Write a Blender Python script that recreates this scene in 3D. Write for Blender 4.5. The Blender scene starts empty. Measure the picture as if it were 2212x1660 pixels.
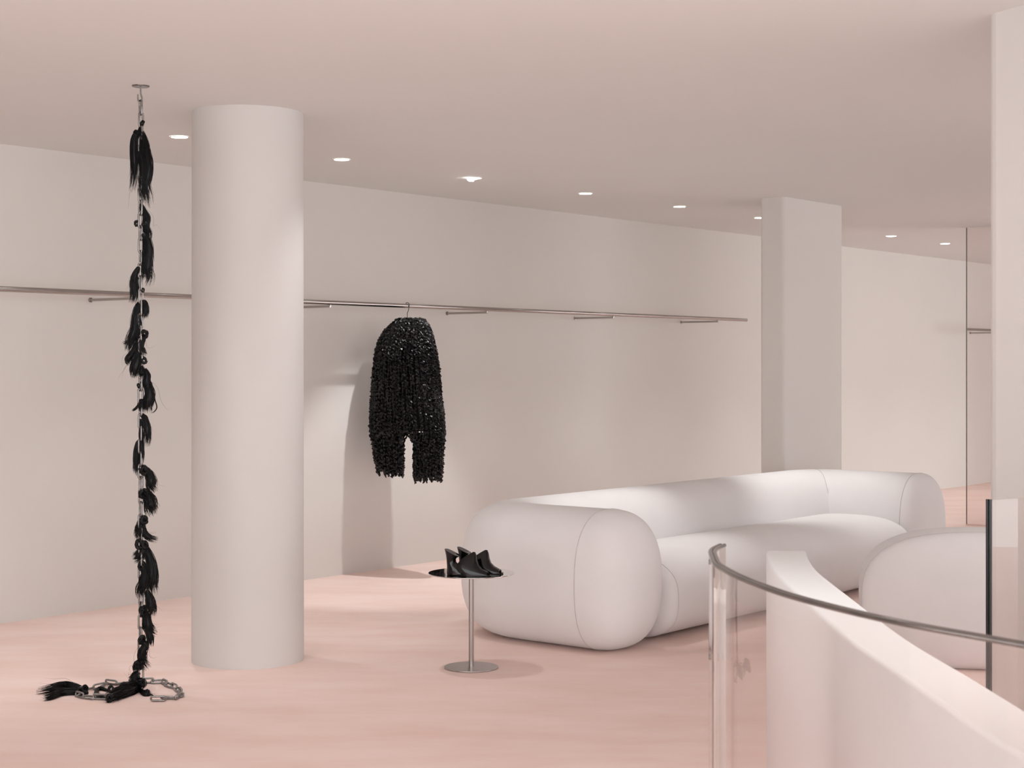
import bpy, bmesh, math, random
from mathutils import Vector, Matrix
PI = math.pi
C = bpy.context.scene.collection
random.seed(7)

# ------------------------------------------------------------------ camera, world, light
F = 3500.0; CX = 1106.0; HY = 788.0; EYE = 1.5; CEIL = 2.778
cam = bpy.data.cameras.new('camera'); camo = bpy.data.objects.new('camera', cam); C.objects.link(camo)
camo.location = (0, 0, EYE); camo.rotation_euler = (PI/2, 0, 0)
cam.sensor_width = 36.0; cam.lens = F/2212*36.0; cam.shift_y = -(830-HY)/2212
cam.clip_start = 0.05; cam.clip_end = 200
cam.dof.use_dof = True; cam.dof.focus_distance = 8.6; cam.dof.aperture_fstop = 11
sc = bpy.context.scene; sc.camera = camo
sc.view_settings.view_transform = 'Standard'; sc.view_settings.look = 'None'
sc.view_settings.exposure = 1.06; sc.view_settings.gamma = 1.0
sc.cycles.max_bounces = 10; sc.cycles.diffuse_bounces = 6; sc.cycles.transparent_max_bounces = 16
sc.cycles.sample_clamp_indirect = 6.0
w = bpy.data.worlds.new('world'); sc.world = w; w.use_nodes = True
w.node_tree.nodes['Background'].inputs[0].default_value = (1.0, .995, 1.02, 1)
w.node_tree.nodes['Background'].inputs[1].default_value = 1.72

# room frame: U runs along the back wall (to the right and away), N points from it into the room
WO = Vector((-2.96, 9.375, 0)); UD = Vector((0.626, 0.78, 0)).normalized(); ND = Vector((0.78, -0.626, 0)).normalized()
def P(n, u, z=0.0): return WO + ND*n + UD*u + Vector((0, 0, z))
def spot(name, loc, power, size, blend, aim=None, rad=0.03, col=(.97, .96, .955)):
    l = bpy.data.lights.new(name, 'SPOT'); l.energy = power; l.spot_size = math.radians(size); l.spot_blend = blend
    l.shadow_soft_size = rad; l.color = col
    o = bpy.data.objects.new(name, l); C.objects.link(o); o.location = loc
    if aim is not None:
        o.rotation_euler = (Vector(aim)-Vector(loc)).to_track_quat('-Z', 'Y').to_euler()
    return o
ROW = [-2, -1, 0, 1, 2, 3, 4, 5, 6, 7, 8, 9, 10]
for k in ROW:                        # wall washing downlights, 1.04 m off the wall
    p = P(1.04, .455+1.285*k, CEIL-.012)
    q = P(0.75, .455+1.285*k, 0)
    q = P(.62, .455+1.285*k, 0) if k == 2 else P(1.04, .455+1.285*k, 0)
    spot('ceiling_spot', p, 100 if k == 2 else 23, 66 if k == 2 else 72, .45 if k == 2 else .8, q, .02)
for k, e in ((-1, 15), (0, 18), (6, 16)):   # inner row
    p = P(2.55, .455+1.285*k, CEIL-.012)
    spot('ceiling_spot', p, e, 84, 1.0, P(2.55, .455+1.285*k, 0), .03)
for n_, u_, e in ((2.85, 2.35, 52), (2.85, 4.62, 60), (3.9, 3.6, 12)):       # over the sofa
    spot('ceiling_spot', P(n_, u_, CEIL-.012), e, 46, .9, P(n_-.12, u_, 0), .03)
for x_, y_, e, sz in ((-1.4, 3.6, 34, 110), (.0, 4.3, 34, 110), (1.0, 3.6, 34, 90), (0.2, .8, 20, 110), (4.6, 10.9, 14, 110), (2.4, 7.2, 22, 80)):  # unseen spots; the one over the parapet is added to brighten its top
    spot('ceiling_spot', (x_, y_, CEIL-.012), e, sz, 1.0, (x_, y_, 0), .04)

# ------------------------------------------------------------------ materials
def mat(name, col, rough=.6, metal=0., spec=.5, noise=None, bump=None, sheen=0, coat=0):
    m = bpy.data.materials.new(name); m.use_nodes = True; nt = m.node_tree; b = nt.nodes['Principled BSDF']
    b.inputs['Base Color'].default_value = (*col, 1); b.inputs['Roughness'].default_value = rough
    b.inputs['Metallic'].default_value = metal; b.inputs['Specular IOR Level'].default_value = spec
    if sheen: b.inputs['Sheen Weight'].default_value = sheen
    if coat: b.inputs['Coat Weight'].default_value = coat
    tc = nt.nodes.new('ShaderNodeTexCoord')
    if noise:
        col2, scale, stretch, lo, hi = noise
        mp = nt.nodes.new('ShaderNodeMapping'); mp.inputs['Scale'].default_value = stretch
        n = nt.nodes.new('ShaderNodeTexNoise'); n.inputs['Scale'].default_value = scale; n.inputs['Detail'].default_value = 6
        n.inputs['Roughness'].default_value = .6
        r = nt.nodes.new('ShaderNodeValToRGB'); r.color_ramp.elements[0].position = lo; r.color_ramp.elements[1].position = hi
        r.color_ramp.elements[0].color = (*col2, 1); r.color_ramp.elements[1].color = (*col, 1)
        nt.links.new(tc.outputs['Object'], mp.inputs[0]); nt.links.new(mp.outputs[0], n.inputs['Vector'])
        nt.links.new(n.outputs['Fac'], r.inputs[0]); nt.links.new(r.outputs[0], b.inputs['Base Color'])
    if bump:
        scale, st = bump
        n2 = nt.nodes.new('ShaderNodeTexNoise'); n2.inputs['Scale'].default_value = scale; n2.inputs['Detail'].default_value = 4
        bp = nt.nodes.new('ShaderNodeBump'); bp.inputs['Strength'].default_value = st; bp.inputs['Distance'].default_value = .002
        nt.links.new(tc.outputs['Object'], n2.inputs['Vector']); nt.links.new(n2.outputs['Fac'], bp.inputs['Height'])
        nt.links.new(bp.outputs[0], b.inputs['Normal'])
    return m
M_wall = mat('wall_plaster', (.72, .705, .675), .8, spec=.15, noise=((.71, .695, .665), 1.2, (1, 1, 1), .35, .65), bump=(90, .05))
M_ceil = mat('ceiling_paint', (.755, .765, .75), .85, spec=.15, noise=((.745, .755, .74), .8, (1, 1, 1), .35, .65))
M_floor = mat('pink_floor', (.88, .715, .665), .62, spec=.22, noise=((.81, .61, .545), 2.0, (.7, 1.8, 1), .3, .68), bump=(30, .06))
M_col = mat('column_paint', (.66, .65, .63), .7, spec=.2, noise=((.65, .64, .62), 2, (1, 1, 1), .4, .6), bump=(120, .04))
M_sofa = mat('sofa_fabric', (.77, .76, .76), .95, spec=.08, noise=((.755, .745, .745), 6, (1, 1, 1), .35, .65), bump=(420, .25), sheen=.15)
M_seam = mat('sofa_seam', (.62, .585, .575), .95, spec=.05, noise=((.58, .545, .535), 80, (1, 1, 1), .4, .6))
M_cap = mat('parapet_paint', (.63, .64, .64), .5, spec=.35, noise=((.62, .63, .63), 2, (1, 1, 1), .4, .6))
M_chrome = mat('rail_steel', (.46, .43, .41), .17, 1.0, noise=((.40, .37, .355), 9, (1, 1, 8), .3, .7))
M_steel = mat('brushed_steel', (.46, .43, .41), .30, 1.0, noise=((.38, .355, .34), 30, (1, 1, .1), .3, .7))
M_mirror = mat('polished_steel', (.66, .63, .61), .04, 1.0, noise=((.64, .61, .59), 4, (1, 1, 1), .3, .7))
M_zinc = mat('galvanised_chain', (.36, .35, .34), .33, .9, noise=((.22, .215, .21), 60, (1, 1, 1), .35, .7), bump=(200, .2))
M_hair = mat('black_hair', (.0035, .0035, .004), .36, spec=.3, noise=((.0015, .0015, .002), 50, (1, 1, .2), .3, .7))
M_cord = mat('black_cord_fabric', (.005, .0052, .0052), .3, spec=.4, noise=((.003, .003, .0035), 80, (1, 1, 1), .35, .65), bump=(300, .5))
M_leather = mat('black_patent_leather', (.003, .003, .0035), .10, spec=.4, noise=((.002, .002, .0025), 20, (1, 1, 1), .3, .7), coat=0)
M_inner = mat('brown_shoe_lining', (.06, .038, .022), .5, noise=((.045, .028, .016), 30, (1, 1, 1), .3, .7))
M_insole = mat('grey_shoe_insole', (.055, .052, .05), .45, noise=((.045, .042, .04), 30, (1, 1, 1), .3, .7))
M_wire = mat('dark_wire', (.03, .03, .032), .35, .8, noise=((.02, .02, .02), 30, (1, 1, 1), .3, .7))
M_edge = mat('glass_edge_metal', (.20, .18, .17), .18, .85, noise=((.14, .13, .125), 14, (1, 1, 3), .35, .65))
M_black = mat('black_edge_seal', (.012, .012, .014), .22, .2, noise=((.008, .008, .009), 14, (1, 1, 3), .35, .65))
def emit(name, col, st):
    m = bpy.data.materials.new(name); m.use_nodes = True; nt = m.node_tree; b = nt.nodes['Principled BSDF']
    b.inputs['Base Color'].default_value = (1, 1, 1, 1)
    b.inputs['Emission Color'].default_value = (*col, 1); b.inputs['Emission Strength'].default_value = st
    return m
M_lamp = emit('lamp_lens', (1, .97, .94), 9)
def glass(name, tint, ior):
    m = bpy.data.materials.new(name); m.use_nodes = True; nt = m.node_tree; nt.nodes.clear()
    o = nt.nodes.new('ShaderNodeOutputMaterial'); mx = nt.nodes.new('ShaderNodeMixShader'); fr = nt.nodes.new('ShaderNodeFresnel')
    t = nt.nodes.new('ShaderNodeBsdfTransparent'); g = nt.nodes.new('ShaderNodeBsdfGlossy')
    fr.inputs[0].default_value = ior; t.inputs[0].default_value = (*tint, 1); g.inputs['Roughness'].default_value = .01
    g.inputs['Color'].default_value = (.95, .93, .92, 1)
    nt.links.new(fr.outputs[0], mx.inputs[0]); nt.links.new(t.outputs[0], mx.inputs[1]); nt.links.new(g.outputs[0], mx.inputs[2])
    nt.links.new(mx.outputs[0], o.inputs[0]); return m
M_glass = glass('clear_glass', (.985, .965, .96), 1.5)
M_tint = glass('tinted_glass', (.965, .945, .94), 1.35)

# ------------------------------------------------------------------ helpers
class MB:
    def __init__(s): s.v = []; s.f = []; s.s = []
    def add(s, v, f, smooth=True):
        b = len(s.v); s.v += [tuple(p) for p in v]; s.f += [tuple(i+b for i in q) for q in f]; s.s += [smooth]*len(f)
    def build(s, name, m, parent=None, loc=None, recalc=True):
        me = bpy.data.meshes.new(name); 
        vs = s.v if loc is None else [(p[0]-loc[0], p[1]-loc[1], p[2]-loc[2]) for p in s.v]
        me.from_pydata(vs, [], s.f); me.polygons.foreach_set('use_smooth', s.s)
        if recalc:
            bm = bmesh.new(); bm.from_mesh(me); bmesh.ops.recalc_face_normals(bm, faces=bm.faces); bm.to_mesh(me); bm.free()
        me.materials.append(m); me.update()
        o = bpy.data.objects.new(name, me); C.objects.link(o)
        if loc is not None: o.location = loc
        if parent is not None:
            o.parent = parent; o.location = Vector(loc or (0, 0, 0)) - parent.location
            if loc is None: pass
        return o
    def rings(s, rs, close=False, caps=True, smooth=True):
        n = len(rs[0]); v = [p for r in rs for p in r]; f = []
        R = len(rs)
        for i in range(R if close else R-1):
            a = i*n; b = ((i+1) % R)*n
            for j in range(n): f.append((a+j, a+(j+1) % n, b+(j+1) % n, b+j))
        s.add(v, f, smooth)
        if caps and not close:
            s.add(rs[0], [tuple(range(n))[::-1]], False); s.add(rs[-1], [tuple(range(n))], False)
    def tube(s, pts, rad, seg=8, caps=True, close=False):
        pts = [Vector(p) for p in pts]; N = len(pts)
        if not hasattr(rad, '__len__'): rad = [rad]*N
        rs = []; up = None
        for i, p in enumerate(pts):
            if close: t = pts[(i+1) % N]-pts[i-1]
            else: t = pts[min(i+1, N-1)]-pts[max(i-1, 0)]
            t.normalize()
            if up is None:
                up = Vector((0, 0, 1)) if abs(t.z) < .9 else Vector((1, 0, 0))
            a = up - t*up.dot(t)
            if a.length < 1e-5: a = t.orthogonal()
            a.normalize(); b = t.cross(a); up = a
            rs.append([p+(a*math.cos(2*PI*j/seg)+b*math.sin(2*PI*j/seg))*rad[i] for j in range(seg)])
        s.rings(rs, close, caps)
    def lathe(s, c, prof, seg=64, caps=True):
        rs = [[(c[0]+r*math.cos(2*PI*j/seg), c[1]+r*math.sin(2*PI*j/seg), z) for j in range(seg)] for r, z in prof]
        s.rings(rs, caps=caps)
    def prism(s, poly, z0, z1, smooth=False):
        n = len(poly); v = [(p[0], p[1], z0) for p in poly]+[(p[0], p[1], z1) for p in poly]
        f = [(i, (i+1) % n, n+(i+1) % n, n+i) for i in range(n)]
        s.add(v, f, smooth); s.add(v, [tuple(range(n))[::-1], tuple(range(n, 2*n))], False)
def prop(o, label=None, cat=None, group=None, kind=None):
    if label: o['label'] = label
    if cat: o['category'] = cat
    if group: o['group'] = group
    if kind: o['kind'] = kind
    return o
def thing(name, loc, label, cat, group=None):
    o = bpy.data.objects.new(name, None); C.objects.link(o); o.location = loc; o.empty_display_size = .1
    return prop(o, label, cat, group)
def cat_rom(pts, per=8):
    pts = [Vector(p) for p in pts]; out = []
    q = [pts[0]*2-pts[1]]+pts+[pts[-1]*2-pts[-2]]
    for i in range(1, len(q)-2):
        for k in range(per):
            t = k/per; a, b, c, d = q[i-1:i+3]
            out.append(.5*((2*b)+(c-a)*t+(2*a-5*b+4*c-d)*t*t+(3*b-a-3*c+d)*t**3))
    out.append(pts[-1]); return out
def px(x, y, d): return Vector(((x-CX)*d/F, d, EYE+(HY-y)*d/F))
def floorpx(x, y, z=0.0):
    d = (EYE-z)*F/(y-HY); return Vector(((x-CX)*d/F, d, z))

# ------------------------------------------------------------------ setting
m = MB(); m.prism([(-8, -2), (9, -2), (16, 30), (-8, 30)], -.12, 0); prop(m.build('floor', M_floor), kind='structure')
m = MB(); m.prism([(-8, -2), (9, -2), (16, 30), (-8, 30)], CEIL, CEIL+.12); prop(m.build('ceiling', M_ceil), kind='structure')
m = MB(); m.prism([P(0, -7), P(0, 18), P(-.15, 18), P(-.15, -7)], 0, CEIL); prop(m.build('wall_back', M_wall), kind='structure')
m = MB(); m.prism([P(-.15, 16.5), P(8, 16.5), P(8, 16.65), P(-.15, 16.65)], 0, CEIL); prop(m.build('wall_blocker_far', M_wall), kind='structure')  # unseen wall added to stop world light entering at the far right end
m = MB(); m.prism([P(7, 4.2), P(7, 7.6), P(7.15, 7.6), P(7.15, 4.2)], 0, CEIL); prop(m.build('wall_blocker_side', M_wall), kind='structure')  # unseen stretch of wall, added to cut world light from the right
m = MB(); m.prism([P(0, -4.9), P(3, -4.9), P(3, -5.05), P(0, -5.05)], 0, CEIL); prop(m.build('wall_blocker_left', M_wall), kind='structure')  # short unseen wall added to hold back world light from the left
# near wall at the right with a rounded corner
c0 = Vector((1.725, 5.95)); near = Vector((.478, -1)).normalized(); far = Vector((1, .25)).normalized()
poly = []
r = .10; A = c0+near*r; B = c0+far*r
for i in range(9):
    t = i/8; poly.append((1-t)**2*A+2*t*(1-t)*(c0+Vector((-.012, .0)))+t*t*B)
poly = [c0+near*1.3] + poly + [c0+far*1.6, c0+far*1.6+near*1.3]
m = MB(); m.prism(poly, 0, CEIL, False); wr = m.build("wall_right", M_col); prop(wr, kind='structure')

# round column
cc = ((535.5-CX)/F*8.24, 8.24)
m = MB(); m.lathe(cc, [(.283, 0), (.2825, .4), (.2805, 2.2), (.2805, CEIL)], 96)
prop(m.build('round_column', M_col, loc=(cc[0], cc[1], 0)), 'thick round off-white column standing beside the hanging chain', 'column')
# flat pier by the wall
def rpoly(n0, n1, u0, u1, r, k=6):
    out = []
    for (cn, cu, a0) in ((n1-r, u1-r, 0), (n0+r, u1-r, 90), (n0+r, u0+r, 180), (n1-r, u0+r, 270)):
        for i in range(k+1):
            a = math.radians(a0+90*i/k); out.append(P(cn+r*math.cos(a), cu+r*math.sin(a)))
    return out
m = MB(); m.prism(rpoly(1.87, 2.08, 5.44, 6.40, .03), 0, CEIL)
prop(m.build('square_pillar', M_wall, loc=tuple(P(1.97, 5.9))), 'flat-sided off-white pillar behind the long sofa', 'pillar')

# tall frameless glass panel at the far end
g0 = Vector((4.235, 15.1, 0)); gd = ND
t = thing('glass_partition', g0, 'tall frameless glass panel from floor to ceiling at the far right', 'glass panel')
m = MB(); q = UD*.012
m.prism([g0, g0+gd*1.6, g0+gd*1.6+q, g0+q], .012, CEIL-.004); m.build('glass_pane', M_tint, t)
m = MB(); m.prism([g0-gd*.003, g0+gd*.002, g0+gd*.002+q, g0-gd*.003+q], .0, CEIL-.002)
m.build('edge_seal', M_edge, t)
m = MB(); m.prism([g0-UD*.015, g0+gd*1.6-UD*.015, g0+gd*1.6+q+UD*.015, g0+q+UD*.015], 0, .012); m.build('floor_channel', M_floor, t)

# ------------------------------------------------------------------ clothes rails
RN, RZ = .40, EYE+.417
def rail(u0, u1, brs, label):
    t = thing('clothes_rail', P(RN, u0, RZ), label, 'clothes rail', None)
    m = MB(); m.tube([P(RN, u0+(u1-u0)*i/20, RZ) for i in range(21)], .0155, 20)
    m.build('rail_tube', M_chrome, t)
    for u in brs:
        m = MB(); m.tube([P(0, u, RZ-.024), P(RN, u, RZ-.024)], .0085, 14)
        m.tube([P(RN, u, RZ-.026), P(RN, u, RZ)], .007, 10)
        b = m.build('bracket', M_chrome, t)
        m = MB(); m.tube([P(0, u, RZ-.024), P(.006, u, RZ-.024)], .015, 20)
        fl = m.build('wall_flange', M_chrome); fl.parent = b; fl.location = -Vector(t.location)
        fl.location = (0, 0, 0)
        fl.matrix_parent_inverse = Matrix.Identity(4)
    return t
K = 1.2822
rail(-4.6, 6.03*K+.0, [(.489+1.288*i)*K for i in (-3, -2, -1, 0, 1, 2, 3, 4)], 'long horizontal steel clothes rail holding the black trousers')
rail(10.0*K, 16.3, [10.79*K, 12.08*K], 'short stretch of steel clothes rail seen through the tall glass panel')

# ------------------------------------------------------------------ downlights
NAMES = {-1: None, 0: 'round ceiling downlight beside the round column, leftmost of the row', 1: 'round ceiling downlight just right of the round column',
 2: 'brightest flaring round ceiling downlight in front of the hanging trousers', 3: 'round ceiling downlight fourth along the row, above the rail middle',
 4: 'round ceiling downlight fifth along the row, above the rail end', 5: 'round ceiling downlight immediately left of the flat-sided pillar',
 7: 'round ceiling downlight first to the right of the flat-sided pillar', 8: 'smallest farthest round ceiling downlight nearest the tall glass panel'}
for k in (0, 1, 2, 3, 4, 5, 7, 8):
    c = P(1.04, .455+1.285*k, CEIL)
    t = thing('ceiling_downlight', c, NAMES[k], 'ceiling light', 'ceiling downlights along the back wall')
    m = MB(); m.lathe((c.x, c.y), [(.054, CEIL-.0005), (.054, CEIL-.003), (.047, CEIL-.004), (.046, CEIL-.001)], 40, False)
    m.build('trim_ring', M_ceil, t)
    if k == 2:
        m = MB(); rs = []
        for rr, dz in ((.047, 0), (.045, .012), (.033, .02), (.0, .022)):
            rs.append([(c.x-.006+rr*math.cos(a)*1.0, c.y+rr*math.sin(a), CEIL-.003-dz*(0.5-.5*math.cos(a))) for a in [2*PI*j/40 for j in range(40)]])
        m.rings(rs, caps=False)
    else:
        m = MB(); m.lathe((c.x, c.y), [(.047, CEIL-.002), (.047, CEIL-.0038), (.001, CEIL-.0045)], 40, False)
    m.build('lamp_lens', M_lamp, t)

# ------------------------------------------------------------------ sofas
def spow(c, e): return math.copysign(abs(c)**e, c)
def sweep(mb, path, hw, H, ex=2.7, cap0=.3, cap1=.3, seg=72, P_=P, zc=None, pc=2.4, bot=0.0):
    """path: list of (n,u) centre points; profile superellipse hw wide, H high; rounded caps; returns section rings at the cap starts"""
    pts = [Vector((a, b)) for a, b in path]
    # resample
    d = [0]
    for i in range(1, len(pts)): d.append(d[-1]+(pts[i]-pts[i-1]).length)
    L = d[-1]
    def at(s):
        s = max(0, min(L, s))
        for i in range(1, len(d)):
            if s <= d[i]+1e-9:
                return pts[i-1].lerp(pts[i], (s-d[i-1])/(d[i]-d[i-1]))
    def tan(s):
        return (at(min(L, s+.03))-at(max(0, s-.03))).normalized()
    samples = []
    NC = 16
    if cap0:
        for i in range(NC): 
            a = (i/NC)*PI/2; tau = math.cos(a); samples.append((-cap0*tau, (1-tau**pc)**(1/pc)))
    n = max(2, int(L/.04))
    for i in range(n+1): samples.append((L*i/n, 1.0))
    if cap1:
        for i in range(1, NC+1):
            a = (i/NC)*PI/2; tau = math.sin(a); samples.append((L+cap1*tau, max(0, 1-tau**pc)**(1/pc)))
    rs = []
    for s, k in samples:
        k = max(k, .002)
        ss = max(0, min(L, s)); c = at(ss); t = tan(ss); c = c+t*(s-ss); nr = Vector((t.y, -t.x))
        ring = []
        for j in range(seg):
            a = 2*PI*j/seg
            x = spow(math.cos(a), 2/ex)*hw*k; z = spow(math.sin(a), 2/ex)*H/2*k
            zz = H/2+z*1.0
            # heavier, flatter underside
            if z < 0: zz = H/2 - min(H/2-bot, H/2*(1-(1-abs(z)/(H/2))**1.12))
            p = c+nr*x; ring.append(P_(p.x, p.y, zz))
        rs.append(ring)
    mb.rings(rs, caps=True)
    def section(s, off=.0015):
        ss = max(0, min(L, s)); c = at(ss); t = tan(ss); nr = Vector((t.y, -t.x)); c = c+t*(s-ss); ring = []
        for j in range(seg):
            a = 2*PI*j/seg
            x = spow(math.cos(a), 2/ex)*hw; z = spow(math.sin(a), 2/ex)*H/2
            zz = H/2+z
            if z < 0: zz = H/2 - min(H/2-bot, H/2*(1-(1-abs(z)/(H/2))**1.12))
            p = c+nr*x; q = P_(p.x, p.y, zz); cen = P_(c.x, c.y, H/2); ring.append(q+(q-cen).normalized()*off)
        return ring
    return section, L
def arc(c, r, a0, a1, k=10):
    return [(c[0]+r*math.cos(math.radians(a0+(a1-a0)*i/k)), c[1]+r*math.sin(math.radians(a0+(a1-a0)*i/k))) for i in range(k+1)]
def seam(parent, ring, r=.0028):
    m = MB(); m.tube(ring, r, 6, False, True); return m.build('seam', M_seam, parent)
def childof(o, par, base):
    o.parent = par; o.location = (0, 0, 0); return o

base = P(2.8, 3.4)
t = thing('long_sofa', base, 'long white sofa of swollen rounded tubes along the back wall', 'sofa')
bu0, bu1, bn = 1.54, 5.22, 2.44
R1 = .26
path = [(3.21, bu0)]+arc((bn+R1, bu0+R1), R1, 270, 180)+arc((bn+R1, bu1-R1), R1, 180, 90)+[(3.27, bu1)]
m = MB(); sec, L = sweep(m, path, .30, .735, 2.45, .255, .14); bk = m.build('wraparound_back', M_sofa, t)
for s in (0, L-(3.27-bn-R1)-R1*PI/4, L):
    sm = seam(bk, sec(s, .0)); sm.location = (0, 0, 0)
m = MB(); sec, L = sweep(m, [(2.98, 1.90), (2.98, 4.72)], .44, .465, 2.7, .13, .34, pc=2.2)
st = m.build('seat', M_sofa, t)
sm = seam(st, sec(0, 0)); sm.location = (0, 0, 0)

# second, nearer seat whose end shows behind the parapet
rd = Vector((.15, .99, 0)).normalized(); fd = Vector((.99, -.15, 0)).normalized(); O2 = Vector((1.70, 7.92, 0))
def P2(a, b, z=0): return O2+fd*a+rd*b+Vector((0, 0, z))
t = thing('lounge_sofa', P2(.9, .9), 'white rounded sofa mostly hidden by the right wall, only its swollen arm showing', 'sofa')
m = MB(); sec, L = sweep(m, [(.62, .15), (.62, .42)], .60, .672, 2.75, .14, .16, P_=P2, pc=2.2); bk = m.build('arm', M_sofa, t)
sm = seam(bk, sec(0, 0)); sm.location = (0, 0, 0)
m = MB(); sec, L = sweep(m, [(1.30, .62), (1.30, 1.45)], .27, .70, 2.7, .25, .25, P_=P2); m.build('back', M_sofa, t)
m = MB(); sec, L = sweep(m, [(.66, .80), (.66, 1.40)], .40, .44, 2.5, .24, .24, P_=P2); m.build('seat', M_sofa, t)

# ------------------------------------------------------------------ side table and shoes
TC = ((1018-CX)/F*8.01, 8.01); TZ = .471
t = thing('side_table', (TC[0], TC[1], 0), 'small round polished steel pedestal table in front of the sofa', 'side table')
m = MB(); m.lathe(TC, [(.132, 0), (.134, .001), (.134, .006), (.1325, .0072)], 96); m.build('base', M_steel, t)
m = MB(); m.lathe(TC, [(.0128, .0072), (.0128, TZ-.0045)], 32); m.build('pole', M_steel, t)
m = MB(); m.lathe(TC, [(.2115, TZ-.0045), (.2125, TZ-.004), (.2125, TZ-.0008), (.2118, TZ)], 128); m.build('tabletop', M_mirror, t)

def shoe(loc, yaw, label):
    t = thing('high_heeled_mule', loc, label, 'shoe', 'pair of black mules on the side table')
    t.rotation_euler = (0, 0, yaw)
    def put(mb, name, mt, par=None):
        o = mb.build(name, mt); o.parent = par or t; return o
    NS = 28
    # sole: outline foot shape
    m = MB(); out = []
    for j in range(48):
        a = 2*PI*j/48; x = .112+.112*math.cos(a)
        wd = .030+.009*math.sin((x/.224)*PI*.9-.6)
        y = spow(math.sin(a), .75)*wd
        out.append((x, y))
    rs = [[(x*k1+.112*(1-k1), y*k1, z) for x, y in out] for k1, z in ((.985, .0003), (1, .002), (1, .006), (.98, .0075))]
    m.rings(rs); put(m, 'sole', M_leather)
    # heel block, open below the heel seat
    def ell(x0, x1, hw_, z0, z1, ex=2.4):
        cx = (x0+x1)/2; a_ = (x1-x0)/2; r = []
        for j in range(NS):
            a = 2*PI*j/NS; X = spow(math.cos(a), 2/ex)*a_; Y = spow(math.sin(a), 2/ex)*hw_
            r.append((cx+X, Y, z0+(z1-z0)*(X+a_)/(2*a_)))
        return r
    m = MB()
    m.rings([ell(.000, .098, .030, .006, .006), ell(.000, .094, .030, .022, .022), ell(.001, .080, .029, .036, .038), ell(.001, .058, .027, .050, .050),
             ell(.000, .045, .026, .064, .063), ell(-.001, .043, .026, .080, .076), ell(-.004, .050, .029, .101, .086), ell(-.010, .064, .034, .125, .0905), ell(-.0105, .066, .035, .1275, .092)])
    hb = put(m, 'heel', M_leather)
    m = MB(); m.rings([ell(-.008, .063, .0330, .1268, .0925), ell(-.006, .061, .031, .1274, .0935)]); put(m, 'insole', M_insole, hb)
    # vamp: hood lofted from the slanted rear opening to the toe opening
    secs = [((.092, .002), (.058, .052), (.133, .116), .036), ((.098, .002), (.084, .056), (.143, .115), .039), ((.108, .002), (.112, .046), (.149, .100), .041),
            ((.126, .002), (.134, .036), (.153, .076), .0425), ((.146, .002), (.152, .029), (.160, .053), .0425), ((.168, .002), (.172, .022), (.177, .036), .040),
            ((.190, .002), (.193, .016), (.196, .027), .036), ((.206, .002), (.208, .012), (.206, .021), .030)]
    outer = []; inner = []
    for (b, md, tp, hw_) in secs:
        for lst, sh in ((outer, 0), (inner, .0045)):
            r = []
            for j in range(25):
                a = PI*j/24; h = math.sin(a); y = math.cos(a)
                # height parameter 0..1 over the side, quadratic through bottom, mid, top
                hh = h**.85
                x_ = (1-hh)*(1-2*hh)*b[0]+4*hh*(1-hh)*md[0]+hh*(2*hh-1)*tp[0]
                z_ = (1-hh)*(1-2*hh)*b[1]+4*hh*(1-hh)*md[1]+hh*(2*hh-1)*tp[1]
                yy = spow(y, .75)*(hw_-sh)*(1-.22*max(0, z_-.03)/.08)
                r.append((x_, yy, max(.0045, z_-sh*h)))
            lst.append(r)
    def sheet(mb, rs):
        n = len(rs[0]); v = [p for r in rs for p in r]
        mb.add(v, [(i*n+j, i*n+j+1, (i+1)*n+j+1, (i+1)*n+j) for i in range(len(rs)-1) for j in range(n-1)])
    m = MB(); sheet(m, outer)
    sheet(m, [outer[0], inner[0]]); sheet(m, [outer[-1], inner[-1]])
    vp = put(m, 'vamp', M_leather)
    m = MB(); sheet(m, inner); put(m, 'lining', M_inner, vp)
    return t
shoe((px(966, 1237, 7.95).x, 7.93, TZ), math.radians(-14), 'nearer black patent high-heeled peep-toe mule on the steel table')
shoe((px(966, 1237, 7.95).x+.058, 8.015, TZ), math.radians(-14), 'farther black patent mule standing behind the other on the steel table')

# ------------------------------------------------------------------ hanger and trousers
HU = 2.374*K + .0
hp = P(RN, HU, RZ)
t = thing('clothes_hanger', hp, 'dark wire clothes hanger hooked over the steel rail', 'hanger')
m = MB(); pts = []
for i in range(15):
    a = math.radians(200-235*i/14); pts.append(hp+ND*(.019*math.cos(a))+Vector((0, 0, .004+.019*math.sin(a))))
pts += [hp+ND*.010+Vector((0, 0, -.035)), hp+Vector((0, 0, -.05)), hp+Vector((0, 0, -.095))]
m.tube(cat_rom(pts, 3), .0023, 8); m.build('hook', M_wire, t)
m = MB(); m.tube(cat_rom([hp+ND*-.20+Vector((0, 0, -.16)), hp+ND*-.1+Vector((0, 0, -.115)), hp+Vector((0, 0, -.092)), hp+ND*.1+Vector((0, 0, -.115)), hp+ND*.20+Vector((0, 0, -.16))], 6), .003, 8)
m.build('hanger_bar', M_wire, t)

D = hp.y; S = F/D      # px per metre at the trousers
prof = [(686, -12, 26), (690, -24, 36), (700, -34, 43), (708, -43, 48), (722, -55, 54), (734, -62, 57), (760, -70, 63), (785, -74, 66), (811, -77, 69), (863, -79, 74), (889, -83, 79), (941, -82.5, 82), (993, -76, 79), (1024, -68, 77), (1042, -64, 75)]
def interp(y, k):
    for i in range(1, len(prof)):
        if y <= prof[i][0]:
            a, b = prof[i-1], prof[i]; f = (y-a[0])/(b[0]-a[0]); return a[k]+(b[k]-a[k])*f
    return prof[-1][k]
def surf(q, y):
    """q in [0,1) around the outline at pixel height y: returns world point on the trouser surface, upper body is one oval, legs two"""
    l, r = interp(y, 1), interp(y, 2)
    zz = (HY-y)*D/F+EYE
    if q is None: return zz, l, r
    return zz, l, r
rnd = random.Random(3)
m = MB()
def lat(pxx): return pxx/(.78*S)
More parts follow.
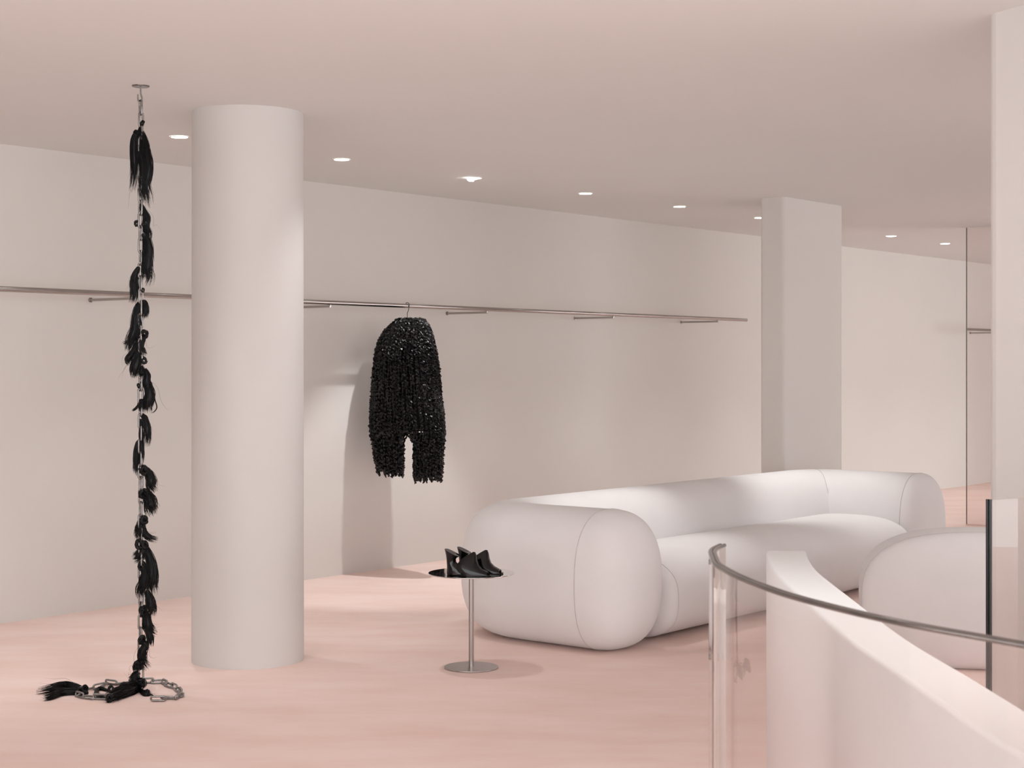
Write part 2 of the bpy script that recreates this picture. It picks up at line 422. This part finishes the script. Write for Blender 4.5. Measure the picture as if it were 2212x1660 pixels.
def ovals(y):
    l, r = interp(y, 1), interp(y, 2); zz = (HY-y)*D/F+EYE
    return l, r, zz
# inner bodies (dark core): torso and two legs
def core(y0, y1, fl, fr, bd, n=26):
    rs = []
    for i in range(n+1):
        y = y0+(y1-y0)*i/n; l, r, zz = ovals(y); a, b = fl(y, l, r), fr(y, l, r)
        c = lat((a+b)/2); dd = bd(y); h = max(.004, halfw((b-a)/2, dd)-(.018 if y0 < 900 else .034))
        rs.append([hp*1.0 - Vector((0, 0, hp.z)) + ND*(c+h*math.cos(2*PI*j/24))+UD*(dd*math.sin(2*PI*j/24))+Vector((0, 0, zz)) for j in range(24)])
    m.rings(rs)
def halfw(wpx, b):
    w = wpx/S; return math.sqrt(max(w*w-(.626*b)**2, (.25*w)**2))/.78
def dep(y): return .045+.085*min(1, max(0, (y-686)/80))
core(690, 930, lambda y, l, r: l, lambda y, l, r: r, lambda y: dep(y)-.02)
core(930, 1018, lambda y, l, r: l, lambda y, l, r: -9, lambda y: .055)
core(940, 1024, lambda y, l, r: 14, lambda y, l, r: r, lambda y: .055)
def cord(pts, rad):
    """ruffled cord: a narrow ribbon twisted tightly round its own line, so the frill stands out in lobes"""
    N = len(pts); rs = []; ph = rnd.random()*6; fr = rnd.uniform(.95, 1.35)
    for i, p in enumerate(pts):
        ph += fr*rnd.uniform(.7, 1.3)
        k = rnd.uniform(.75, 1.25)*(.5 if i in (0, N-1) else 1)
        a = ND*math.cos(ph)+UD*math.sin(ph); b = ND*-math.sin(ph)+UD*math.cos(ph)
        o = a*(rad*.25*math.sin(ph*.9)); dz = Vector((0, 0, rnd.uniform(-.35, .35)*rad))
        rs.append([p+o+a*rad*k+dz, p+o+b*rad*.38, p+o-a*rad*k*.8-dz, p+o-b*rad*.38])
    v = [q for r in rs for q in r]; f = []
    for i in range(N-1):
        for j in range(4): f.append((i*4+j, i*4+(j+1) % 4, (i+1)*4+(j+1) % 4, (i+1)*4+j))
    m.add(v, f, False)
O = Vector((hp.x, hp.y, 0))
NCOL = 72
step = 3.1
for i in range(NCOL):
    th = 2*PI*(i+rnd.random()*.5)/NCOL
    cth, sth = math.cos(th), math.sin(th)
    right = cth > 0
    # end of this cord
    yend = (1033 if not right else 1041)+rnd.uniform(-14, 3)
    y = 687+rnd.uniform(0, 6); pts = []; wob = rnd.random()*6; aw = rnd.uniform(.5, 1.6)
    inner = abs(cth) < .20
    if inner: yend = 940+rnd.uniform(-8, 12)+abs(cth)*70
    while y < yend:
        l, r, zz = ovals(y)
        k = min(1, max(0, (y-932)/26)); 
        # torso oval
        d1 = dep(y)*sth; n1 = lat((l+r)/2)+halfw((r-l)/2+1, dep(y))*cth
        if k > 0 and not inner:
            # leg oval: remap angle so each half becomes its own full oval
            if right: a_, b_ = 15, r; ang = (th if th < PI else th-2*PI)*2*1.0
            else: a_, b_ = l, -9; ang = PI+(th-PI)*2
            d2 = .075*math.sin(ang); n2 = lat((a_+b_)/2)+halfw((b_-a_)/2-1, .075)*math.cos(ang)
            n1 = n1*(1-k)+n2*k; d1 = d1*(1-k)+d2*k
        shr = .002
        n1 -= math.copysign(min(abs(n1), shr), n1)*abs(cth)
        pts.append(O+ND*(n1+.003*math.sin(wob+y*.06)*aw)+UD*(d1+.003*math.cos(wob+y*.05))+Vector((0, 0, zz)))
        y += step*rnd.uniform(.8, 1.2)
    if len(pts) > 3: cord(pts, rnd.uniform(.0125, .018))
# cords round the inner side of each leg
for (right, i) in [(rr_, j_) for rr_ in (False, True) for j_ in range(11)]:
    ang = (-1.15+2.3*i/10)+(PI if right else 0)
    y = 938+abs(i-5)*-1.5+rnd.uniform(-3, 3); yend = (1034 if not right else 1041)+rnd.uniform(-12, 3); pts = []
    while y < yend:
        l, r, zz = ovals(y)
        a_, b_ = (15, r) if right else (l, -9)
        d2 = .075*math.sin(ang); n2 = lat((a_+b_)/2)+halfw((b_-a_)/2-3, .075)*math.cos(ang)
        pts.append(O+ND*n2+UD*d2+Vector((0, 0, zz))); y += step*rnd.uniform(.8, 1.2)
    cord(pts, rnd.uniform(.012, .016))
# second, shorter layer hanging from the waist, gives the shaggy top
for i in range(150):
    th = 2*PI*rnd.random(); cth, sth = math.cos(th), math.sin(th)
    y = rnd.uniform(686, 700) if i < 90 else rnd.uniform(700, 880)
    yend = min(y+rnd.uniform(25, 90), 925); pts = []
    while y < yend:
        l, r, zz = ovals(y); d1 = (dep(y)+.006)*sth; n1 = lat((l+r)/2)+halfw((r-l)/2+1, dep(y))*cth
        n1 -= math.copysign(min(abs(n1), .002), n1)*abs(cth)
        pts.append(O+ND*n1+UD*d1+Vector((0, 0, zz))); y += step*rnd.uniform(.8, 1.2)
    if len(pts) > 3: cord(pts, rnd.uniform(.011, .016))
# gathered waist
for i in range(60):
    x0 = rnd.uniform(-20, 34); pts = []
    a = rnd.random()*6
    for j in range(9):
        y = 690+4*math.sin(a+j*.7)+j*rnd.uniform(0, 1.6)+abs(x0-6)*.35
        pts.append(O+ND*lat(x0+j*rnd.uniform(-1, 1.6))+UD*rnd.uniform(-.05, .05)+Vector((0, 0, (HY-y)*D/F+EYE)))
    cord(pts, .008)
tr = m.build('cord_trousers', M_cord, loc=(O.x, O.y, 1.2), recalc=False)
prop(tr, 'black trousers made of dense ruffled cords, hanging from the wire hanger', 'trousers')

# ------------------------------------------------------------------ chain sculpture
CY = 7.42; CXW = (304-CX)/F*CY
base = Vector((CXW, CY, 0))
t = thing('hanging_chain', base, 'steel chain knotted with black hair hanging from ceiling to floor coil', 'chain sculpture')
def child(mb, name, mt): 
    o = mb.build(name, mt); o.parent = t; o.location = -base; return o
m = MB(); m.lathe((CXW, CY), [(.040, CEIL), (.040, CEIL-.004), (.037, CEIL-.006)], 40)
child(m, 'ceiling_plate', M_edge)
m = MB(); hk = [(0, CEIL-.006), (0, CEIL-.035), (.004, CEIL-.05), (.006, CEIL-.062), (.0, CEIL-.076), (-.010, CEIL-.072), (-.013, CEIL-.058), (-.013, CEIL-.040)]
m.tube(cat_rom([(CXW+a, CY, z) for a, z in hk], 5), .0036, 8); child(m, 'ceiling_hook', M_zinc)
# link mesh
m = MB(); WR, R_, HL = .0047, .0100, .0235; pts = []
for i in range(9): a = PI*i/8; pts.append((R_*math.cos(a), 0, HL+R_*math.sin(a)))
for i in range(9): a = PI+PI*i/8; pts.append((R_*math.cos(a), 0, -HL+R_*math.sin(a)))
m.tube(pts, WR, 8, False, True)
link0 = m.build('chain_link', M_zinc); link0.parent = t; nlink = [0]
def place_link(c, axis, roll):
    axis = Vector(axis).normalized()
    rot = axis.to_track_quat('Z', 'Y').to_matrix() @ Matrix.Rotation(roll, 3, 'Z')
    if nlink[0] == 0: o = link0
    else: o = link0.copy(); C.objects.link(o); o.parent = t
    nlink[0] += 1
    o.location = Vector(c)-base; o.rotation_euler = rot.to_euler()
z = CEIL-.076-HL-R_+WR+.005; k = 0; pitch = .0575
rnd = random.Random(5)
top = z
while z > .05:
    place_link((CXW+.0012*math.sin(k*1.3), CY, z), (0, 0, 1), math.radians((38 if k % 2 else -52)+rnd.uniform(-14, 14)))
    z -= pitch; k += 1
def floor_chain(pp, skip=0):
    pts = cat_rom([floorpx(x, y) for x, y in pp], 10); acc = 0; nxt = pitch*.5; k = 0
    for i in range(1, len(pts)):
        d = (pts[i]-pts[i-1]); L = d.length
        while acc+L >= nxt:
            c = pts[i-1].lerp(pts[i], (nxt-acc)/L)
            roll = math.radians((20 if k % 2 else 82)+rnd.uniform(-12, 12))
            half = (R_+WR)*abs(math.sin(roll)) if k % 2 == 0 else R_*abs(math.sin(roll))+WR
            c = Vector((c.x, c.y, 0)); ax = d.copy(); ax.z = 0
            # roll about the axis: zero roll keeps the link flat on the floor
            axn = ax.normalized(); side = Vector((-axn.y, axn.x, 0)); up = Vector((0, 0, 1))
            xdir = side*math.cos(roll)+up*math.sin(roll); ydir = axn.cross(xdir)
            M3 = Matrix((xdir, ydir, axn)).transposed()
            if M3.determinant() < 0: M3 = Matrix((xdir, -ydir, axn)).transposed()
            o = link0.copy(); C.objects.link(o); o.parent = t; nlink[0] += 1
            o.location = Vector((c.x, c.y, WR+.0004+R_*abs(math.sin(roll))))-base; o.rotation_euler = M3.to_euler()
            nxt += pitch; k += 1
        acc += L
floor_chain([(300, 1482), (285, 1480), (268, 1481), (250, 1482), (232, 1481), (216, 1489), (200, 1491), (184, 1494), (171, 1500), (170, 1508), (190, 1511), (213, 1513), (240, 1513), (262, 1508), (280, 1501)])
floor_chain([(302, 1479), (318, 1478), (334, 1478), (348, 1478), (361, 1484), (378, 1491), (388, 1498), (391, 1506), (380, 1513), (362, 1513), (344, 1517), (328, 1516)])

# hair
def hair(guide, hw, knots=(), onfloor=False, n=None, ends=.8, fly=3, flare=1.0, dy=None):
    r_ = random.Random(int(guide[0][0]*13+guide[0][1]*7))
    mpp = CY/F; m = MB()
    if onfloor: g = [floorpx(x, y+hw*.6) + Vector((0, 0, hw*mpp*.85)) for x, y in guide]
    else:
        dy = r_.uniform(-.010, .004) if dy is None else dy
        g = [px(x, y, CY)+Vector((0, dy, 0)) for x, y in guide]
    g = cat_rom(g, 7); N = len(g)
    if n is None: n = int(26+hw*9)
    W = hw*mpp*1.14
    # tangent frames
    fr = []
    up = None
    for i in range(N):
        tg = (g[min(i+1, N-1)]-g[max(i-1, 0)]).normalized()
        if up is None: up = Vector((0, 1, 0))
        a = (up-tg*up.dot(tg)); a = a.normalized() if a.length > 1e-4 else tg.orthogonal().normalized(); up = a
        fr.append((a, tg.cross(a).normalized()))
    def wprof(s): return (.55+.75*math.sin(min(1, s*1.35)*PI*.62))*(1.0 if s < .7 else 1-(s-.7)*.9*(2-flare))
    # core
    cr = []; 
    for i in range(N):
        s = i/(N-1)
        rr = W*wprof(s)*.74*(1 if s < .6 else max(.05, 1-(s-.6)/.36))
        a, b = fr[i]
        cr.append([g[i]+(a*math.cos(2*PI*j/14)*.8+b*math.sin(2*PI*j/14))*rr*(1+.10*math.sin(j*3+i*.3)) for j in range(14)])
    m.rings(cr)
    for q in range(n+fly):
        flya = q >= n
        rho = math.sqrt(r_.uniform(.25, 1))*(1.0 if not flya else r_.uniform(1.3, 2.2)); th = r_.random()*2*PI
        tw = r_.uniform(-1, 1)*1.2; fq = r_.uniform(1, 3); am = r_.uniform(0, .16); ph = r_.random()*6
        s0 = r_.uniform(0, .12); s1 = r_.uniform(ends, 1.0) if r_.random() < .8 else r_.uniform(.5, .9)
        K_ = 13; pts = []; rad = []
        th_ = r_.uniform(.0007, .0015) if not flya else .00045
        for i in range(K_+1):
            u = i/K_; s = s0+(s1-s0)*u; fi = s*(N-1); a_ = int(fi); b_ = min(a_+1, N-1); f_ = fi-a_
            p = g[a_].lerp(g[b_], f_); fa, fb = fr[a_]
            ww = W*wprof(s)*(rho*(1 if not flya else (.5+u)))
            if u > .75: ww *= 1+(u-.75)*1.3*flare*(rho)
            an = th+tw*u
            p = p+(fa*math.cos(an)*.8+fb*math.sin(an))*ww+fb*(math.sin(ph+u*fq*6)*am*W)
            if onfloor: p.z = max(p.z, .0012)
            pts.append(p); rad.append(th_*(1 if u < .7 else max(.2, 1-(u-.7)*2.6)))
        m.tube(pts, rad, 3, False)
    for (kx, ky, kr) in knots:
        c = px(kx, ky, CY-.006) if not onfloor else floorpx(kx, ky+kr*.6)+Vector((0, 0, kr*mpp))
        Rk = kr*mpp; tilt = Matrix.Rotation(r_.uniform(-.9, .9), 3, 'Z') @ Matrix.Rotation(r_.uniform(-.5, .5), 3, 'X')
        for q in range(16):
            off = r_.random()*2*PI; rr = Rk*.30*math.sqrt(r_.uniform(.1, 1)); ring = []
            for i in range(26):
                a = 2*PI*i/26
                rad_ = Rk*.66+rr*math.cos(off+a*1.5*(1 if q % 2 else -1)); ring.append(c+tilt @ Vector((rad_*math.cos(a)*.85, rr*math.sin(off+a*1.5)-.002, rad_*math.sin(a)*1.1)))
            m.tube(ring, Rk*.15, 5, False, True)
    return child(m, 'hair_tuft', M_hair)
T = hair
T([(305, 268), (303, 284), (295, 291), (289, 308), (289, 335), (291, 365), (289, 392), (284, 416)], 6, [(308, 266, 6), (294, 288, 8)])
T([(307, 284), (313, 305), (316, 325), (320, 350), (319, 378), (314, 400), (320, 424), (324, 450)], 8, [(315, 322, 7)])
T([(301, 300), (303, 330), (309, 360), (311, 392), (310, 418), (318, 438)], 8)
T([(304, 440), (310, 455), (317, 472), (314, 490), (320, 506), (317, 524)], 6.5, [(295, 483, 7), (313, 484, 7)])
T([(310, 505), (318, 520), (321, 540), (320, 562), (319, 585), (322, 600), (316, 619)], 9)
T([(300, 578), (294, 592), (290, 608), (291, 628), (290, 642), (286, 657)], 6.5, [(299, 581, 5), (309, 627, 5)])
T([(309, 648), (314, 660), (314, 676), (311, 690)], 5)
T([(303, 652), (297, 668), (293, 690), (292, 712), (284, 732), (280, 750), (277, 762)], 8.5)
T([(290, 722), (282, 734), (273, 740), (264, 743)], 2.5, n=18)
T([(312, 722), (305, 735), (300, 750), (306, 764), (311, 772)], 7.5, [(313, 722, 10)])
T([(293, 748), (286, 762), (279, 772), (277, 780), (281, 789)], 5)
T([(299, 760), (296, 780), (292, 800), (296, 817)], 8, [(311, 780, 8)])
T([(305, 790), (306, 804), (303, 816)], 6)
T([(313, 797), (319, 810), (318, 824), (322, 832), (324, 845)], 6, [(299, 834, 5)])
T([(305, 824), (317, 832), (323, 848), (321, 866), (318, 880), (319, 893)], 8.5, [(316, 832, 9)])
T([(307, 862), (306, 876), (309, 890)], 6)
T([(300, 874), (294, 883), (286, 890)], 2.2, n=14)
T([(322, 838), (332, 848), (335, 865), (339, 880), (333, 890), (324, 893)], .8, n=5, fly=1)
T([(306, 895), (313, 904), (318, 922), (319, 945), (318, 966)], 5.5)
T([(303, 950), (297, 962), (295, 985), (295, 1010), (297, 1028)], 5)
T([(304, 905), (305, 940), (306, 975), (305, 1010)], 4)
T([(312, 1010), (320, 1022), (327, 1036), (327, 1052), (334, 1066)], 8.5, [(312, 1017, 11), (305, 1018, 7)])
T([(308, 1062), (318, 1070), (325, 1085), (326, 1100), (331, 1116)], 10, [(307, 1068, 10), (315, 1062, 8)])
T([(309, 1120), (304, 1136), (303, 1152), (305, 1168)], 8, [(311, 1124, 10)])
T([(311, 1138), (313, 1152), (322, 1162), (342, 1168)], 5)
T([(304, 1172), (311, 1182), (305, 1196), (296, 1205), (286, 1209)], 8.5, [(301, 1176, 11), (313, 1178, 9)])
T([(314, 1180), (321, 1200), (328, 1228), (329, 1250), (326, 1268), (330, 1290)], 9, fly=6)
T([(326, 1228), (333, 1250), (341, 1277)], 2.5, n=16)
T([(308, 1222), (315, 1238), (312, 1258), (306, 1275), (308, 1292)], 9, [(307, 1224, 11)])
T([(318, 1275), (325, 1298), (327, 1315), (325, 1336)], 8)
T([(309, 1318), (317, 1335), (319, 1352), (326, 1364), (339, 1372)], 8.5, [(307, 1321, 11), (311, 1315, 7)])
T([(316, 1345), (321, 1366), (325, 1382), (325, 1398)], 5.5)
T([(307, 1384), (314, 1394), (308, 1412), (310, 1430), (322, 1447)], 7, [(306, 1383, 11), (315, 1393, 8)])
T([(302, 1428), (297, 1440), (300, 1452)], 8, [(300, 1438, 10)])
T([(301, 1452), (293, 1460), (288, 1469), (279, 1474)], 7)
T([(297, 1468), (304, 1476), (298, 1484)], 9, [(304, 1476, 10), (295, 1466, 9)])
T([(304, 1484), (288, 1492), (268, 1499), (248, 1506), (234, 1514)], 12, [(276, 1494, 13), (290, 1486, 11), (237, 1513, 9)], True)
T([(296, 1480), (280, 1484), (266, 1487), (262, 1492)], 7, [(270, 1490, 10)], True)
T([(186, 1492), (164, 1488), (142, 1484), (112, 1491), (78, 1498)], 7.5, [(184, 1491, 8), (154, 1484, 5)], True, fly=10)
T([(190, 1500), (158, 1498), (130, 1500), (110, 1508), (92, 1512)], 7, [(172, 1498, 9)], True, fly=8)
T([(236, 1494), (214, 1490), (208, 1500), (220, 1509), (236, 1508)], 4, [(240, 1493, 8)], True)
T([(300, 1490), (309, 1498), (318, 1502), (324, 1498)], 5, [(318, 1500, 7)], True)
T([(318, 1499), (328, 1502), (336, 1508)], 1.0, (), True, n=8)

# ------------------------------------------------------------------ parapet and balustrades
pl = [(1660, 1190), (1661, 1204), (1676, 1234), (1729, 1285), (1840, 1375), (2012, 1484), (2212, 1619)]
pr = [(1738, 1190), (1742, 1203), (1766, 1234), (1834, 1287), (1950.6, 1381.5), (2049, 1447), (2212, 1549.5)]
PH = .90
def plan(x, y, h): d = (EYE-h)*F/(y-HY); return Vector(((x-CX)*d/F, d, 0))
A = [plan(x, y, PH) for x, y in pl]; B = [plan(x, y, PH) for x, y in pr]
# centre line and width give an even, clean wall
cen = [(A[i]+min(B, key=lambda b: (b-A[i]).length))/2 for i in range(len(A))]
cen.append(cen[-1]+(cen[-1]-cen[-2])*.35+Vector((.01, 0, 0)))
cen = cat_rom(cen, 10)
width = .128; N = len(cen)
# wall section with rounded top edges
def wallsec(c, nrm, shrink=0):
    hw_ = width/2-shrink; r = .012; o = []
    for (s, a0) in ((1, 0), (-1, 90)):
        for k in range(6):
            a = math.radians(a0+90*k/5); o.append(c+nrm*(s*(hw_-r)+r*math.cos(a))+Vector((0, 0, PH-r-shrink+r*math.sin(a))))
    o = [c+nrm*hw_] + o + [c-nrm*hw_]
    return o
rs = []
for i, c in enumerate(cen):
    tg = (cen[min(i+1, N-1)]-cen[max(i-1, 0)]).normalized(); nr = Vector((tg.y, -tg.x, 0))
    if i == 0:
        for sh, back in ((.016, .0), (.007, -.0)):
            pass
        rs.append(wallsec(c-tg*.012, nr, .012)); rs.append(wallsec(c-tg*.008, nr, .004))
    rs.append(wallsec(c, nr))
m = MB(); m.rings(rs)
pw = m.build('parapet_wall', M_cap, loc=tuple(cen[0]), recalc=True); prop(pw, 'low white curved parapet wall with flat top in the right foreground', 'parapet')

GH = 1.10
gp = [(1566, 1179.5), (1551, 1186), (1542, 1199), (1549, 1215), (1565.5, 1226), (1596, 1242), (1656, 1265.5), (1729, 1289), (1864.6, 1323), (1991.6, 1349), (2135, 1374), (2212, 1387.6)]
G = [plan(x, y, GH) for x, y in gp]
G[0] = Vector((.470, 3.62, 0)); G[1] = Vector((.436, 3.52, 0))
G += [Vector((.86, 2.18, 0)), Vector((1.0, 2.02, 0)), Vector((1.2, 1.86, 0))]
G = cat_rom(G, 8)
for _ in range(6):
    G = [G[0]]+[(G[i-1]+G[i]*2+G[i+1])/4 for i in range(1, len(G)-1)]+[G[-1]]
t = thing('curved_glass_balustrade', G[0], 'curved clear glass balustrade with dark top edge in the right foreground', 'balustrade')
def strip(G, th, z0, z1):
    rs = []
    for i, c in enumerate(G):
        tg = (G[min(i+1, len(G)-1)]-G[max(i-1, 0)]).normalized(); nr = Vector((tg.y, -tg.x, 0))
        rs.append([c+nr*th/2+Vector((0, 0, z0)), c+nr*th/2+Vector((0, 0, z1)), c-nr*th/2+Vector((0, 0, z1)), c-nr*th/2+Vector((0, 0, z0))])
    return rs
TH = .016
def strip2(m, G, th, z0, z1):
    rs = strip(G, th, z0, z1); n = len(rs)
    for k in range(4):
        v = []; 
        for r in rs: v += [r[k], r[(k+1) % 4]]
        m.add(v, [(2*i, 2*i+1, 2*i+3, 2*i+2) for i in range(n-1)], True)
    m.add(rs[0], [(0, 1, 2, 3)], False); m.add(rs[-1], [(3, 2, 1, 0)], False)
m = MB(); strip2(m, G, TH, 0, GH-.003); m.build('glass_pane', M_glass, t, recalc=True)
# top edge: two thin polished strips side by side
for s in (-1, 1):
    m = MB(); rs = []
    for i, c in enumerate(G):
        tg = (G[min(i+1, len(G)-1)]-G[max(i-1, 0)]).normalized(); nr = Vector((tg.y, -tg.x, 0)); cc_ = c+nr*s*.0046
        rs.append([cc_+nr*(.0044*spow(math.cos(a), .8))+Vector((0, 0, GH-.004+.0045*spow(math.sin(a), .8))) for a in [2*PI*j/12 for j in range(12)]])
    m.rings(rs); m.build('edge_trim', M_edge, t)
m = MB(); tg = (G[1]-G[0]).normalized()
for s in (-1, 1):
    nr = Vector((tg.y, -tg.x, 0))*s*.0044
    m.tube([G[0]+nr-tg*.001, G[0]+nr-tg*.001+Vector((0, 0, GH-.001))], .0016, 8)
m.build('end_trim', M_glass, t)
fx = min(G, key=lambda p: p.x/p.y); i0 = G.index(fx)+5; fx = G[i0]
tg = (G[i0+1]-G[i0-1]).normalized(); nr = Vector((tg.y, -tg.x, 0))
if nr.y > 0: nr = -nr
for zz in (1.085, .885, .3):
    m = MB(); m.tube([fx+nr*(.0082)+Vector((0, 0, zz)), fx+nr*.0105+Vector((0, 0, zz))], .008, 20)
    m.tube([fx-nr*.0085+Vector((0, 0, zz)), fx-nr*.0105+Vector((0, 0, zz))], .006, 16)
    m.build('fixing_bolt', M_edge, t)

# straight glass balustrade with the black edge, beyond the parapet
b0 = plan(2138, 1080.5, GH); bd = Vector((.134, .09, 0)).normalized(); b1 = b0+bd*.62
t = thing('straight_glass_balustrade', b0, 'straight glass balustrade with a black vertical edge against the right wall', 'balustrade')
m = MB(); strip2(m, [b0, b1], .018, 0, GH); m.build('glass_pane', M_glass, t)
nb = Vector((bd.y, -bd.x, 0))
vw = Vector((b0.y, -b0.x, 0)).normalized()   # across the line of sight
for s in (-1, 1):
    m = MB(); q = b0-bd*.004+nb*s*.0052*1.0
    m.tube([Vector((q.x, q.y, 0)), Vector((q.x, q.y, GH+.002))], .0049, 14)
    m.build('black_edge', M_black, t)
